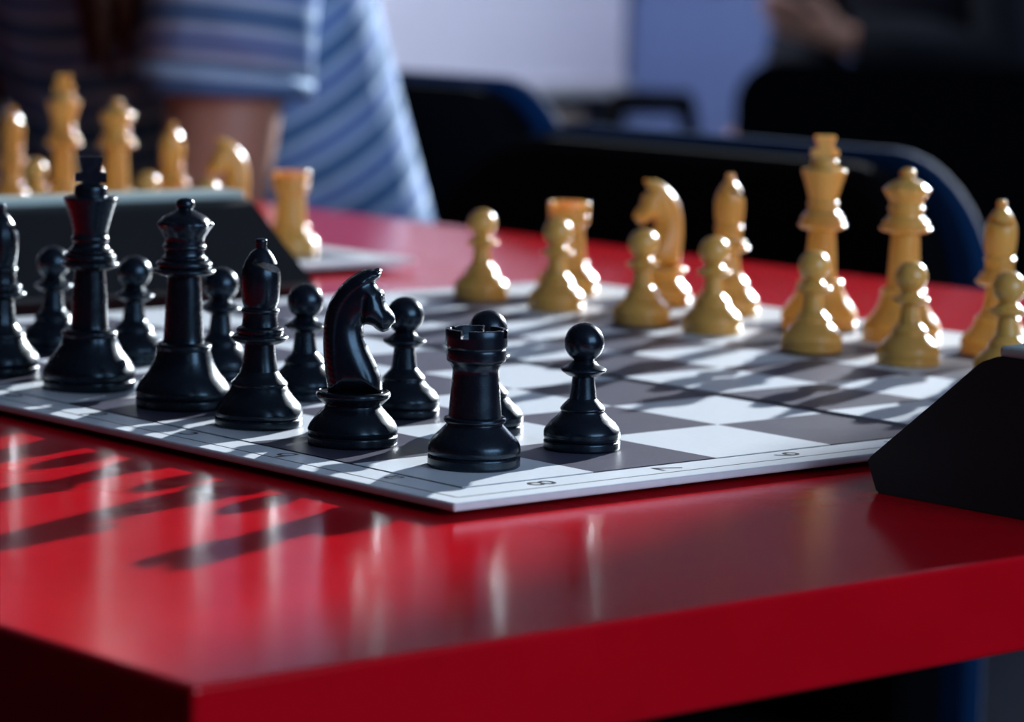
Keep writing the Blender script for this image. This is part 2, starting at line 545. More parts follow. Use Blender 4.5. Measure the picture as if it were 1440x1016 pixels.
PROF = {
    'pawn': {
        'base': base_prof(12.9, 3.2, [(12.9, 5.0), (12.7, 6.6), (11.0, 9.0), (8.8, 10.9), (7.5, 12.3), (7.2, 12.9, 1), (7.5, 13.3), (7.5, 13.9), (6.3, 15.3), (4.7, 17.0), (4.4, 17.8, 1), (0, 17.8, 1)]),
        'stem': [(0, 17.2, 1), (4.6, 17.2, 1), (4.15, 20.6), (3.65, 25.0, 1), (0, 25.0, 1)],
        'collar': [(0, 24.3, 1), (4.2, 24.5), (6.3, 25.5), (7.5, 26.4), (7.7, 26.9), (7.1, 27.5), (5.0, 28.6), (3.7, 29.9, 1), (0, 29.9, 1)],
        'head': [(0, 29.3, 1), (3.4, 29.5, 1)] + [(6.7 * math.cos(a), 35.9 + 6.7 * math.sin(a)) for a in [math.radians(d) for d in range(-58, 90, 16)]] + [(0, 42.6)],
    },
    'rook': {
        'base': base_prof(15.0, 3.9, [(15.0, 6.0), (14.6, 7.7), (13.0, 9.8), (10.8, 12.0), (9.3, 13.6), (9.1, 14.1, 1), (9.8, 14.5), (10.1, 15.2), (9.7, 16.0), (8.8, 16.4, 1), (0, 16.4, 1)]),
        'tower': [(0, 15.8, 1), (8.65, 15.8, 1), (8.1, 23.5), (7.5, 31.2, 1), (7.9, 32.5), (8.6, 33.6, 1), (9.0, 33.9), (9.6, 34.7), (9.7, 36.2), (9.6, 37.8), (9.2, 38.5, 1), (0, 38.5, 1)],
    },
    'bishop': {
        'base': base_prof(15.2, 3.2, [(15.2, 5.2), (14.2, 7.5), (12.1, 9.9), (10.5, 12.0), (9.8, 13.4), (9.5, 13.9, 1), (9.8, 14.4), (9.6, 15.2), (7.9, 17.0), (6.6, 18.9), (6.3, 19.5, 1), (0, 19.5, 1)]),
        'stem': [(0, 18.9, 1), (6.5, 18.9, 1), (5.8, 22.6), (5.2, 28.8, 1), (0, 28.8, 1)],
        'collar': [(0, 28.2, 1), (5.4, 28.4), (8.4, 29.4), (9.85, 30.6), (9.4, 31.5), (8.0, 32.1, 1), (8.2, 33.0), (8.0, 34.0), (6.4, 34.8, 1), (6.1, 36.8), (6.0, 39.2, 1), (6.6, 39.7), (6.6, 40.5), (5.7, 41.3, 1), (0, 41.3, 1)],
        'mitre': [(0, 40.9, 1), (5.6, 41.1, 1), (6.3, 43.2), (6.7, 46.7), (6.85, 51.7), (6.3, 55.0), (4.9, 58.0), (3.5, 60.2), (2.1, 61.6), (0, 62.2)],
        'finial': [(0, 60.8, 1), (1.9, 60.9, 1), (1.95, 63.0), (2.05, 64.2), (1.6, 64.9), (0, 65.1)],
    },
    'queen': {
        'base': base_prof(16.9, 3.6, [(16.9, 6.3), (15.4, 9.1), (12.6, 12.7), (10.9, 16.0), (9.9, 19.2), (9.6, 20.6, 1), (9.9, 21.2), (10.0, 22.2), (9.0, 23.0), (8.0, 23.4, 1), (0, 23.4, 1)]),
        'stem': [(0, 22.8, 1), (7.7, 22.8, 1), (7.2, 25.5), (6.6, 36.9), (5.9, 47.4, 1), (0, 47.4, 1)],
        'collar': [(0, 46.8, 1), (6.1, 47.0), (9.5, 47.7), (11.2, 48.8), (10.9, 49.7), (9.4, 50.3, 1), (9.9, 50.9), (9.9, 51.9), (9.0, 52.7), (8.0, 53.2, 1), (8.3, 53.8), (7.2, 54.6), (7.0, 56.6, 1), (7.7, 57.1), (7.8, 58.0), (7.2, 58.8, 1), (0, 58.8, 1)],
        'coronet': [(0, 58.3, 1), (7.1, 58.4, 1), (7.2, 60.7), (8.7, 63.2), (9.7, 65.2), (9.9, 66.0), (9.4, 66.8, 1), (9.0, 67.0), (7.5, 68.5), (4.4, 70.1), (2.9, 71.0, 1), (0, 71.0, 1)],
        'finial': [(0, 70.4, 1), (2.7, 70.6, 1), (2.5, 71.2, 1), (3.2, 72.0), (3.4, 72.9), (3.0, 74.2), (1.8, 75.0), (0, 75.2)],
    },
    'king': {
        'base': base_prof(17.0, 3.7, [(17.0, 6.8), (15.2, 10.2), (12.4, 14.0), (10.6, 17.4), (10.0, 19.6, 1), (10.3, 20.2), (10.3, 21.2), (9.2, 22.2), (7.9, 22.7, 1), (0, 22.7, 1)]),
        'stem': [(0, 22.1, 1), (7.3, 22.1, 1), (6.9, 25.0), (6.5, 34.0), (5.7, 44.5, 1), (0, 44.5, 1)],
        'collar': [(0, 43.9, 1), (5.9, 44.1), (8.8, 44.9), (10.6, 46.2), (10.4, 47.2), (9.2, 47.9, 1), (9.6, 48.8), (9.4, 50.0), (8.2, 50.8, 1), (8.4, 51.4), (7.2, 52.4), (6.4, 53.6), (6.3, 54.6, 1), (6.8, 55.2), (6.9, 56.3), (6.3, 57.2, 1), (0, 57.2, 1)],
        'crown': [(0, 56.7, 1), (6.3, 56.8, 1), (6.5, 59.0), (8.2, 65.0), (10.0, 70.6, 1), (9.8, 71.3), (8.0, 71.8), (6.1, 72.0, 1), (6.0, 74.6), (5.6, 75.4), (4.0, 76.2), (0, 76.6)],
    },
    'knight': {
        'base': base_prof(15.1, 3.5, [(15.1, 5.4), (13.9, 7.8), (11.6, 10.4), (9.8, 12.4), (9.3, 13.6, 1), (0, 13.6, 1)]),
        'collar': [(0, 13.0, 1), (9.2, 13.1, 1), (10.7, 14.4), (12.2, 15.9), (12.5, 16.9), (12.1, 17.8), (11.3, 18.2, 1), (10.4, 17.6), (0, 17.4, 1)],
    },
}


def bool_diff(me, cutter_bm, name):
    o = bpy.data.objects.new('tmp_a', me)
    c = bpy.data.objects.new('tmp_b', bm_mesh(cutter_bm, 'tmp_b'))
    COL.objects.link(o)
    COL.objects.link(c)
    md = o.modifiers.new('b', 'BOOLEAN')
    md.operation = 'DIFFERENCE'
    md.solver = 'EXACT'
    md.object = c
    bpy.context.view_layer.update()
    r = eval_mesh(o, name)
    bpy.data.objects.remove(o)
    bpy.data.objects.remove(c)
    for p in r.polygons:
        p.use_smooth = True
    bm = bmesh.new()
    bm.from_mesh(r)
    for e in bm.edges:
        if len(e.link_faces) == 2 and e.calc_face_angle(0) > math.radians(35):
            e.smooth = False
    bm.to_mesh(r)
    bm.free()
    return r


def mitre_mesh():
    me = lathe_mesh('mitre', smooth_prof(PROF['bishop']['mitre']), 64)
    bm = bmesh.new()
    # slanted slot in the mitre, opening to +X
    box_bm(bm, -0.0005, 0.012, -0.012, 0.012, -0.0011, 0.0011)
    bmesh.ops.rotate(bm, verts=bm.verts, cent=(0, 0, 0), matrix=Matrix.Rotation(math.radians(22), 3, 'Y'))
    bmesh.ops.translate(bm, verts=bm.verts, vec=(0.0004, 0, 0.0574))
    return bool_diff(me, bm, 'mitre')


def battlement_mesh():
    pr = [(0, 37.9, 1), (9.3, 37.9, 1), (9.4, 38.6), (10.0, 39.2, 1), (10.1, 44.4, 1), (9.9, 44.7, 1), (8.5, 44.7, 1), (8.3, 44.5, 1), (8.1, 41.9, 1), (0, 41.7, 1)]
    me = lathe_mesh('battlement', smooth_prof(pr, 2), 72)
    # two crossing slots, cut one after the other
    b_first, b_second = bmesh.new(), bmesh.new()
    box_bm(b_first, -0.014, 0.014, -0.00135, 0.00135, 0.0421, 0.047)
    box_bm(b_second, -0.00135, 0.00135, -0.014, 0.014, 0.0421, 0.047)
    return bool_diff(bool_diff(me, b_first, 'battlement'), b_second, 'battlement')


def cross_mesh():
    """cross of the king: wide low arm block and an upward flaring top, width along X"""
    bm = bmesh.new()
    out = [(-2.6, 75.4), (2.6, 75.4), (2.9, 76.9), (5.9, 76.7), (5.9, 80.3), (3.1, 80.3), (4.7, 86.3), (-4.7, 86.3), (-3.1, 80.3), (-5.9, 80.3), (-5.9, 76.7), (-2.9, 76.9)]
    h = 2.1
    F = [bm.verts.new((x * 1e-3, -h * 1e-3, z * 1e-3)) for x, z in out]
    B = [bm.verts.new((x * 1e-3, h * 1e-3, z * 1e-3)) for x, z in out]
    bm.faces.new(F)
    bm.faces.new(B)
    for i in range(len(out)):
        j = (i + 1) % len(out)
        bm.faces.new((F[i], F[j], B[j], B[i]))
    bmesh.ops.recalc_face_normals(bm, faces=bm.faces)
    bmesh.ops.bevel(bm, geom=[e for e in bm.edges], offset=0.00035, segments=2, affect='EDGES')
    return bm_mesh(bm, 'cross')


HEAD_OUT = [(-8.7, 17.4), (-9.2, 21), (-9.7, 24.7), (-10.3, 30.5), (-10.5, 37), (-9.9, 42.9), (-8.4, 48), (-5.5, 52.6), (-2.3, 55.8), (1.6, 58.3), (4.8, 59.2),
            (6.6, 58.7), (8.6, 57.9), (8.0, 56.2), (6.7, 54.8), (7.2, 53.6), (9.0, 52.2), (9.8, 51.0), (9.9, 49.2), (10.7, 47.1), (12.5, 44.9), (13.5, 42.9), (13.5, 41.2),
            (12.4, 40.4), (11.7, 39.0), (9.4, 38.0), (7.3, 38.8), (5.8, 40.0), (3.3, 40.3), (2.9, 38.5), (3.8, 35), (5.8, 30.5), (8.3, 25.6), (9.4, 22.1), (9.7, 17.4)]


def knight_head_mesh():
    # densify the outline
    n = len(HEAD_OUT)
    pts = []
    for i in range(n):
        p0, p1, p2, p3 = HEAD_OUT[i - 1], HEAD_OUT[i], HEAD_OUT[(i + 1) % n], HEAD_OUT[(i + 2) % n]
        flat = (i == n - 1)
        L = math.dist(p1, p2)
        k = max(2, int(L / 0.55))
        for s in range(k):
            t = s / k
            if flat or i == 0 and s == 0:
                pts.append((p1[0] + (p2[0] - p1[0]) * t, p1[1] + (p2[1] - p1[1]) * t))
            else:
                a0 = p0 if i else p1
                a3 = p3 if i < n - 2 else p2
                q = []
                for c in (0, 1):
                    a, b, cc, d = a0[c], p1[c], p2[c], a3[c]
                    q.append(0.5 * (2 * b + (cc - a) * t + (2 * a - 5 * b + 4 * cc - d) * t * t + (3 * b - a - 3 * cc + d) * t ** 3))
                pts.append(tuple(q))
    m = len(pts)

    def seg_dist(p):
        best = 1e9
        bi = 0
        for i in range(m):
            a, b = pts[i], pts[(i + 1) % m]
            dx, dy = b[0] - a[0], b[1] - a[1]
            L2 = dx * dx + dy * dy
            t = 0 if L2 == 0 else max(0, min(1, ((p[0] - a[0]) * dx + (p[1] - a[1]) * dy) / L2))
            d = math.hypot(p[0] - a[0] - t * dx, p[1] - a[1] - t * dy)
            if d < best:
                best, bi = d, i
        return best, bi

    def inside(p):
        c = False
        for i in range(m):
            a, b = pts[i], pts[(i + 1) % m]
            if (a[1] > p[1]) != (b[1] > p[1]) and p[0] < (b[0] - a[0]) * (p[1] - a[1]) / (b[1] - a[1]) + a[0]:
                c = not c
        return c

    grid = []
    st = 0.62
    z = 17.6
    row = 0
    while z < 59.2:
        x = -11 + (st / 2 if row % 2 else 0)
        while x < 14:
            if inside((x, z)) and seg_dist((x, z))[0] > 0.33:
                grid.append((x, z))
            x += st
        z += st * 0.87
        row += 1
    allp = [Vector(p) for p in pts] + [Vector(p) for p in grid]
    edges = [(i, (i + 1) % m) for i in range(m)]
    res = delaunay_2d_cdt(allp, edges, [], 1, 1e-5)
    vs, fs = res[0], res[2]
    # index range of the back contour that carries the mane
    def ss(a, b, x):
        t = max(0, min(1, (x - a) / (b - a)))
        return t * t * (3 - 2 * t)

    back = [p for p in pts if (p[0] < 5 and p[1] > 18 and (p[0] < -5 or p[1] > 51))]

    def back_dist(p):
        return min(math.dist(p, q) for q in back)

    def half_thick(p):
        x, z = p
        d, _ = seg_dist(p)
        # full half thickness by place
        Tn = 8.0 - 2.6 * ss(18, 46, z)                # neck, tapering upwards
        head = ss(1.0, 4.5, x) * ss(38.5, 42, z)
        muzzle = ss(8.5, 12.5, x)
        Th = 5.6 - 1.7 * muzzle - 1.8 * ss(50, 57, z)
        Tt = Tn * (1 - head) + Th * head
        wd = 7.0 * (1 - head) + 4.2 * head
        if z < 24:
            # let the lower end stay full against the collar
            d = d if z > 22 else max(d, 0)
        k = min(1.0, d / wd)
        t = Tt * math.sqrt(max(0.0, 1 - (1 - k) ** 2))
        # cheek and eye socket modelling
        t += 0.7 * math.exp(-((x - 5.2) ** 2 + (z - 45.2) ** 2) / 7.0) * head
        t -= 0.9 * math.exp(-((x - 8.2) ** 2 + (z - 50.2) ** 2) / 1.6)
        t -= 0.6 * math.exp(-((x - 12.2) ** 2 + (z - 42.2) ** 2) / 0.5)   # nostril
        t -= 0.7 * math.exp(-((z - 40.9 - 0.05 * (x - 9)) ** 2) / 0.12) * ss(8.5, 10.0, x)   # mouth
        t -= 0.8 * math.exp(-((x - 2.6 - 0.1 * (z - 42)) ** 2) / 0.5) * ss(39, 41, z) * (1 - ss(49, 52, z))   # jaw line
        # mane: raised, combed ridge along the back
        bd = back_dist(p)
        mane = 1 - ss(3.4, 4.4, bd)
        if mane > 0 and d > 0.2:
            ph = (x * 0.35 + z) * 3.4
            t += mane * (0.75 + 0.09 * math.sin(ph))
        return max(t, 0.05)

    bm = bmesh.new()
    F, B = [], []
    for i, v in enumerate(vs):
        p = (v[0], v[1])
        d, _ = seg_dist(p)
        if d < 1e-3 and p[1] > 17.6:
            vv = bm.verts.new((p[0] * 1e-3, 0, p[1] * 1e-3))
            F.append(vv)
            B.append(vv)
        else:
            t = half_thick(p) if d > 1e-3 else 3.0
            F.append(bm.verts.new((p[0] * 1e-3, -t * 1e-3, p[1] * 1e-3)))
            B.append(bm.verts.new((p[0] * 1e-3, t * 1e-3, p[1] * 1e-3)))
    for f_ in fs:
        try:
            bm.faces.new([F[i] for i in f_])
            bm.faces.new([B[i] for i in reversed(f_)])
        except ValueError:
            pass
    bmesh.ops.smooth_vert(bm, verts=[v for v in bm.verts if abs(v.co.y) > 1e-6], factor=0.25, use_axis_y=True)
    # two ears standing at the poll
    for s in (-1, 1):
        tip = Vector((8.9, s * 2.6, 58.6))
        b0 = Vector((3.0, s * 2.0, 56.2))
        ring = []
        for i in range(8):
            a = 2 * PI * i / 8
            ring.append(bm.verts.new((b0 + Vector((0.7 * math.cos(a), 1.2 * math.sin(a), 1.7 * math.cos(a)))) * 1e-3))
        mid = []
        for i in range(8):
            a = 2 * PI * i / 8
            mid.append(bm.verts.new((b0.lerp(tip, 0.6) + Vector((0.3, 0, 0.5)) + Vector((0.5 * math.cos(a), 1.0 * math.sin(a), 1.2 * math.cos(a)))) * 1e-3))
        tv = bm.verts.new(tip * 1e-3)
        for i in range(8):
            j = (i + 1) % 8
            bm.faces.new((ring[i], ring[j], mid[j], mid[i]))
            bm.faces.new((mid[i], mid[j], tv))
    bmesh.ops.recalc_face_normals(bm, faces=bm.faces)
    for f_ in bm.faces:
        f_.smooth = True
    me = bpy.data.meshes.new('horse_head')
    bm.to_mesh(me)
    bm.free()
    return me


def eye_mesh():
    bm = bmesh.new()
    bmesh.ops.create_uvsphere(bm, u_segments=12, v_segments=8, radius=0.00095)
    for f_ in bm.faces:
        f_.smooth = True
    return bm_mesh(bm, 'eye')


def coronet_mod(r, z, a):
    k = max(0.0, 1 - abs(z * 1000 - 66.0) / 2.2)
    return r + 0.0005 * k * math.cos(9 * a) if r > 0.005 else r


PARTS = {}
for kind, pr in PROF.items():
    PARTS[kind] = [(nm, lathe_mesh(nm, smooth_prof(p), 64, coronet_mod if nm == 'coronet' else None), None) for nm, p in pr.items() if nm != 'mitre']
PARTS['bishop'].insert(3, ('mitre', mitre_mesh(), None))
PARTS['rook'].append(('battlement', battlement_mesh(), None))
PARTS['king'].append(('cross', cross_mesh(), None))
PARTS['knight'].append(('horse_head', knight_head_mesh(), 'eyes'))
EYE = eye_mesh()

PROTO = {}
def piece(kind, col, loc, rz, label, cat, group):
    key = (kind, col)
    if key not in PROTO:
        root = empty('chess_' + kind)
        for nm, me, extra in PARTS[kind]:
            if col == 'cream':
                me = me.copy()
                me.materials.clear()
            o = link(nm, me, M[col], root)
            if extra == 'eyes':
                for s in (-1, 1):
                    em = EYE.copy()
                    em.materials.clear()
                    e = link('eye', em, M[col], o)
                    e.location = (0.0083, s * 0.0031, 0.0502)
        PROTO[key] = root
    else:
        root = copy_tree(PROTO[key])
    root.location = loc
    root.rotation_euler = (0, 0, rz)
    tag(root, label, cat, group)
    return root


CR = math.atan2(RIGHT.y, RIGHT.x)     # heading of a knight seen in profile facing right

# where on its square each piece stands, as (file, rank) in squares
BACK = ['rook', 'knight', 'bishop', 'queen', 'king', 'bishop', 'knight', 'rook']
BL = {0: 'black rook on the corner square, beside the black knight',
      1: 'black knight with carved mane between black rook and bishop',
      2: 'black bishop with slotted mitre between black knight and queen',
      3: 'black queen with round finial between black bishop and king',
      4: 'tall black king with cross standing beside the black queen',
      5: 'black bishop on the far side of the black king'}
B_POS = {0: (0.55, 0.55), 1: (1.61, 0.48), 2: (2.54, 0.46), 3: (3.49, 0.55), 4: (4.54, 0.52), 5: (5.52, 0.43)}
for u in range(6):
    rz = {0: math.radians(-90 - 22) + CR, 1: CR, 2: CR + math.radians(-25), 4: CR + math.radians(12)}.get(u, 0.0)
    uu, vv = B_POS[u]
    piece(BACK[u], 'black', (vv * S, uu * S, 0), rz, BL[u], 'chess piece', 'black pieces on the near board')
PB = {0: 'black pawn standing in front of the black corner rook, on a dark square',
      1: 'black pawn half hidden behind the black rook',
      2: 'black pawn standing just past the black knight',
      3: 'black pawn between the black knight and bishop',
      4: 'black pawn between the black bishop and queen',
      5: 'black pawn between the black queen and king',
      6: 'black pawn between the black king and the bishop beyond it'}
P_POS = {0: (0.71, 1.55), 1: (1.54, 1.49), 2: (2.40, 1.52), 3: (3.39, 1.47), 4: (4.54, 1.61), 5: (5.51, 1.55), 6: (6.38, 1.43)}
for u in range(7):
    uu, vv = P_POS[u]
    piece('pawn', 'black', (vv * S, uu * S, 0), 0.3 * u, PB[u], 'chess piece', 'black pieces on the near board')

WL = {1: 'cream knight next to the cream bishop, beyond the near clock', 2: 'cream bishop beside the cream queen, behind the near clock', 3: 'cream queen with coronet beside the cream king on the near board',
      4: 'cream king with cross on the near board', 5: 'cream bishop between the cream king and knight on the near board',
      6: 'cream knight facing the rook on the near board', 7: 'cream rook on the corner square of the near board'}
W_POS = {1: (1.55, 7.50), 2: (2.52, 7.50), 3: (3.48, 7.48), 4: (4.42, 7.52), 5: (5.58, 7.61), 6: (6.39, 7.60), 7: (7.44, 7.48)}
for u in range(1, 8):
    rz = {1: CR + PI, 6: CR + PI + 0.25, 2: CR + math.radians(-90), 5: CR, 4: CR + math.radians(10)}.get(u, 0.0)
    uu, vv = W_POS[u]
    piece(BACK[u], 'cream', (vv * S, uu * S, LIFT), rz, WL[u], 'chess piece', 'cream pieces on the near board')
WP = {1: 'cream pawn partly hidden by the near black clock', 2: 'cream pawn standing in front of the cream queen', 3: 'cream pawn standing in front of the cream king',
      4: 'cream pawn standing in front of the cream bishop, beside the king', 5: 'cream pawn standing in front of the cream knight',
      6: 'cream pawn standing in front of the cream rook', 7: 'cream pawn standing alone at the end of its row, beside the rook'}
WP_POS = {1: (1.52, 6.44), 2: (2.43, 6.40), 3: (3.37, 6.34), 4: (4.65, 6.53), 5: (5.40, 6.46), 6: (6.51, 6.52), 7: (7.51, 6.54)}
for u in range(1, 8):
    uu, vv = WP_POS[u]
    piece('pawn', 'cream', (vv * S, uu * S, LIFT), 0.4 * u, WP[u], 'chess piece', 'cream pieces on the near board')

Y2 = 11 * S
FL = {0: 'cream rook on the far board, beside the dark clock', 1: 'cream knight on the far board, behind the dark clock', 2: 'cream bishop between knight and queen on the far board',
      3: 'cream queen on the far board', 4: 'cream king with cross on the far board', 5: 'cream bishop beyond the king on the far board'}
for u in range(6):
    rz = {1: CR + PI + 0.2, 4: CR, 2: CR, 5: CR}.get(u, 0.0)
    piece(BACK[u], 'cream', (7.5 * S, Y2 + (u + 0.5) * S, LIFT), rz, FL[u], 'chess piece', 'cream pieces on the far board')
FP = {0: 'cream pawn in front of the rook on the far board', 1: 'cream pawn in front of the knight on the far board', 2: 'cream pawn in front of the bishop on the far board',
      3: 'cream pawn in front of the queen on the far board', 4: 'cream pawn in front of the king on the far board'}
for u in range(5):
    piece('pawn', 'cream', (6.5 * S, Y2 + (u + 0.5) * S, LIFT), 0.4 * u, FP[u], 'chess piece', 'cream pieces on the far board')

# ------------------------------------------------------------------ chess clocks
def chess_clock(xc, yc, label):
    root = empty('chess_clock', (xc, yc, TZ))
    tag(root, label, 'chess clock', 'chess clocks')
    HL = 0.0925
    # profile across the clock (y, z), symmetrical; extruded along x with slightly sloping ends
    half = [(0.0500, 0.0), (0.0560, 0.0092), (0.0560, 0.0102), (0.0305, 0.0327), (0.0164, 0.0455), (0.0093, 0.0482)]
    prof = half + [(-y, z) for y, z in reversed(half)]
    bm = bmesh.new()
    rings = []
    for x, sh in ((-HL, 0.0), (HL, 0.0)):
        rings.append([bm.verts.new((x + (0.010 * z / 0.05) * (1 if x < 0 else -1), y, z)) for y, z in prof])
    n = len(prof)
    for i in range(n):
        j = (i + 1) % n
        bm.faces.new((rings[0][i], rings[0][j], rings[1][j], rings[1][i]))
    bm.faces.new(rings[0])
    bm.faces.new(rings[1])
    bmesh.ops.recalc_face_normals(bm, faces=bm.faces)
    bmesh.ops.bevel(bm, geom=list(bm.edges), offset=0.0007, segments=2, affect='EDGES')
    body = link('clock_body', bm_mesh(bm, 'clock_body'), M['clock'], root)
    lev = box('lever', (-0.082, 0.082, -0.0100, 0.0100, 0.0475, 0.0515), M['clock_top'], root, bevel=0.0016, seg=3)
    # display and buttons on the sloping face towards the board
    ang = math.atan2(0.0102 - 0.0327, 0.0560 - 0.0305)
    bm = bmesh.new()
    box_bm(bm, -0.055, 0.055, -0.009, 0.009, -0.001, 0.0004)
    d = link('display', bm_mesh(bm, 'display'), M['lcd'], root)
    d.location = (0, 0.0410, 0.0234)
    d.rotation_euler = (ang, 0, 0)
    for k in range(5):
        bm = bmesh.new()
        box_bm(bm, -0.005, 0.005, -0.002, 0.002, -0.001, 0.0014, bevel=0.0005)
        b = link('button', bm_mesh(bm, 'button'), M['button'], root)
        b.location = ((k - 2) * 0.018, 0.0505, 0.0151)
        b.rotation_euler = (ang, 0, 0)
    return root


chess_clock(0.2175, -0.108, 'black chess clock standing beside the near board, close to the table edge')
chess_clock(0.2180, 0.5310, 'dark chess clock with pale lever standing between the two boards')

# ------------------------------------------------------------------ chairs
def rounded_slab(w, h, t, r, curve, n=10, bev=0.012):
    """upright padded back: width along Y, height along Z (0..h), thickness along X, curved about Z"""
    out = []
    for cx, cz, a0 in ((w / 2 - r, h - r, 0), (-w / 2 + r, h - r, 90), (-w / 2 + r * 0.5, r * 0.5, 180), (w / 2 - r * 0.5, r * 0.5, 270)):
        rr = r if a0 < 180 else r * 0.5
        for i in range(n + 1):
            a = math.radians(a0 + 90 * i / n)
            out.append((cx + rr * math.cos(a), cz + rr * math.sin(a)))
    bm = bmesh.new()
    layers = []
    for x, s in ((-t / 2, bev), (-t / 2 + bev * 0.4, bev * 0.3), (-t / 2 + bev, 0), (t / 2 - bev, 0), (t / 2 - bev * 0.4, bev * 0.3), (t / 2, bev)):
        kx, kz = (w / 2 - s) / (w / 2), (h / 2 - s) / (h / 2)
        layers.append([bm.verts.new((x - curve * (y * kx / (w / 2)) ** 2, y * kx, h / 2 + (z - h / 2) * kz)) for y, z in out])
    m = len(out)
    for A, B in zip(layers, layers[1:]):
        for i in range(m):
            j = (i + 1) % m
            bm.faces.new((A[i], A[j], B[j], B[i]))
    for lay in (layers[0], layers[-1]):
        c = bm.verts.new((sum((v.co.x for v in lay)) / m + (0.3 * curve), 0, h / 2))
        for i in range(m):
            bm.faces.new((lay[i], lay[(i + 1) % m], c))
    for f_ in bm.faces:
        f_.smooth = True
    return bm_mesh(bm, 'backrest')


def chair(loc, rz, label, width=0.47, top=0.80, back_h=0.40, seat_z=0.44, arms=False, rtop=0.11, curve=0.03, rim='chair_rim'):
    """chair faces -X locally; origin on the floor under the seat centre; back at +X"""
    root = empty('chair', loc, rz)
    tag(root, label, 'chair')
    b = link('backrest', rounded_slab(width, back_h, 0.045, rtop, curve), M['chair'], root)
    b.location = (0.235, 0, top - back_h)
    shell = link('back_shell', rounded_slab(width + 0.03, back_h + 0.02, 0.020, rtop + 0.012, curve, bev=0.006), M[rim], root)
    shell.location = (0.266, 0, top - back_h - 0.012)
    s = box('seat', (-0.22, 0.21, -width / 2 + 0.01, width / 2 - 0.01, seat_z - 0.05, seat_z), M['chair'], root, bevel=0.02, seg=3)
    for p in s.data.polygons:
        p.use_smooth = True
    for sy in (-1, 1):
        y = sy * (width / 2 - 0.045)
        link('back_post', tube_mesh('back_post', [(0.20, y, seat_z - 0.03), (0.262, y, seat_z + 0.0), (0.272, y, top - back_h + 0.12)], 0.011), M['steel'], root)
        link('leg', tube_mesh('leg', [(0.19, y, seat_z - 0.04), (0.24, y, 0.0)], 0.011), M['steel'], root)
        link('leg', tube_mesh('leg', [(-0.18, y, seat_z - 0.04), (-0.21, y, 0.0)], 0.011), M['steel'], root)
        if arms:
            ya = sy * (width / 2 + 0.02)
            link('armrest', tube_mesh('armrest', [(-0.16, ya, seat_z - 0.03), (-0.17, ya, seat_z + 0.17), (-0.14, ya, seat_z + 0.21), (0.12, ya, seat_z + 0.22), (0.16, ya, seat_z + 0.19), (0.16, ya, seat_z - 0.03)], [0.015, 0.017, 0.022, 0.022, 0.018, 0.015]), M['chair'], root)
    return root


chair((0.62, 0.765, FZ), 0.0, 'empty black chair with wide rounded back pushed up to the red table', width=0.46, top=0.790, rtop=0.09)
chair((0.93, 1.48, FZ), 0.0, 'black chair on which the person in the striped shirt sits', width=0.46, top=0.80, seat_z=0.40)
chair((2.965, 2.508, FZ), CR + PI / 2 + PI + 0.12, 'large black chair standing in front of the person in dark clothes', width=0.56, top=0.765, rtop=0.05, rim='chair')

# ------------------------------------------------------------------ people
def skin_body(name, joints, edges, m, parent, root='pelvis', sub=2):
    names = list(joints)
    me = bpy.data.meshes.new(name)
    me.from_pydata([joints[k][:3] for k in names], [(names.index(a), names.index(b)) for a, b in edges], [])
    me.materials.append(m)
    o = bpy.data.objects.new(name, me)
    COL.objects.link(o)
    o.parent = parent
    md = o.modifiers.new('skin', 'SKIN')
    md.use_smooth_shade = True
    md.branch_smoothing = 0.6
    sv = me.skin_vertices[0].data
    for i, k in enumerate(names):
        r = joints[k][3]
        sv[i].radius = r if isinstance(r, tuple) else (r, r)
        sv[i].use_root = (k == root)
    sb = o.modifiers.new('sub', 'SUBSURF')
    sb.levels = sb.render_levels = sub
    return o


def hand_joints(J, E, key, wrist, d, side_v, palm_n, curl=0.25):
    """adds palm, four fingers and a thumb beyond joint `wrist`; d along the hand, side_v towards the thumb"""
    d, s, nrm = Vector(d).normalized(), Vector(side_v).normalized(), Vector(palm_n).normalized()
    w = Vector(J[wrist][:3])
    palm = w + d * 0.045
    J[key + 'palm'] = (*palm, (0.018, 0.026))
    E.append((wrist, key + 'palm'))
    for i, (off, ln) in enumerate(((0.026, 0.068), (0.009, 0.076), (-0.009, 0.070), (-0.026, 0.056))):
        a = palm + d * 0.040 + s * off
        b = a + (d - nrm * -curl).normalized() * ln * 0.5
        c = b + (d + nrm * curl * 3).normalized() * ln * 0.5
        for q, (p, r) in enumerate(((a, 0.0098), (b, 0.0088), (c, 0.0072))):
            J[f'{key}f{i}{q}'] = (*p, r)
        E += [(key + 'palm', f'{key}f{i}0'), (f'{key}f{i}0', f'{key}f{i}1'), (f'{key}f{i}1', f'{key}f{i}2')]
    a = w + d * 0.03 + s * 0.034
    b = a + (d + s * 0.7).normalized() * 0.032
    c = b + (d + s * 0.1).normalized() * 0.028
    for q, (p, r) in enumerate(((a, 0.012), (b, 0.0105), (c, 0.0085))):
        J[f'{key}t{q}'] = (*p, r)
    E += [(key + 'palm', f'{key}t0'), (f'{key}t0', f'{key}t1'), (f'{key}t1', f'{key}t2')]


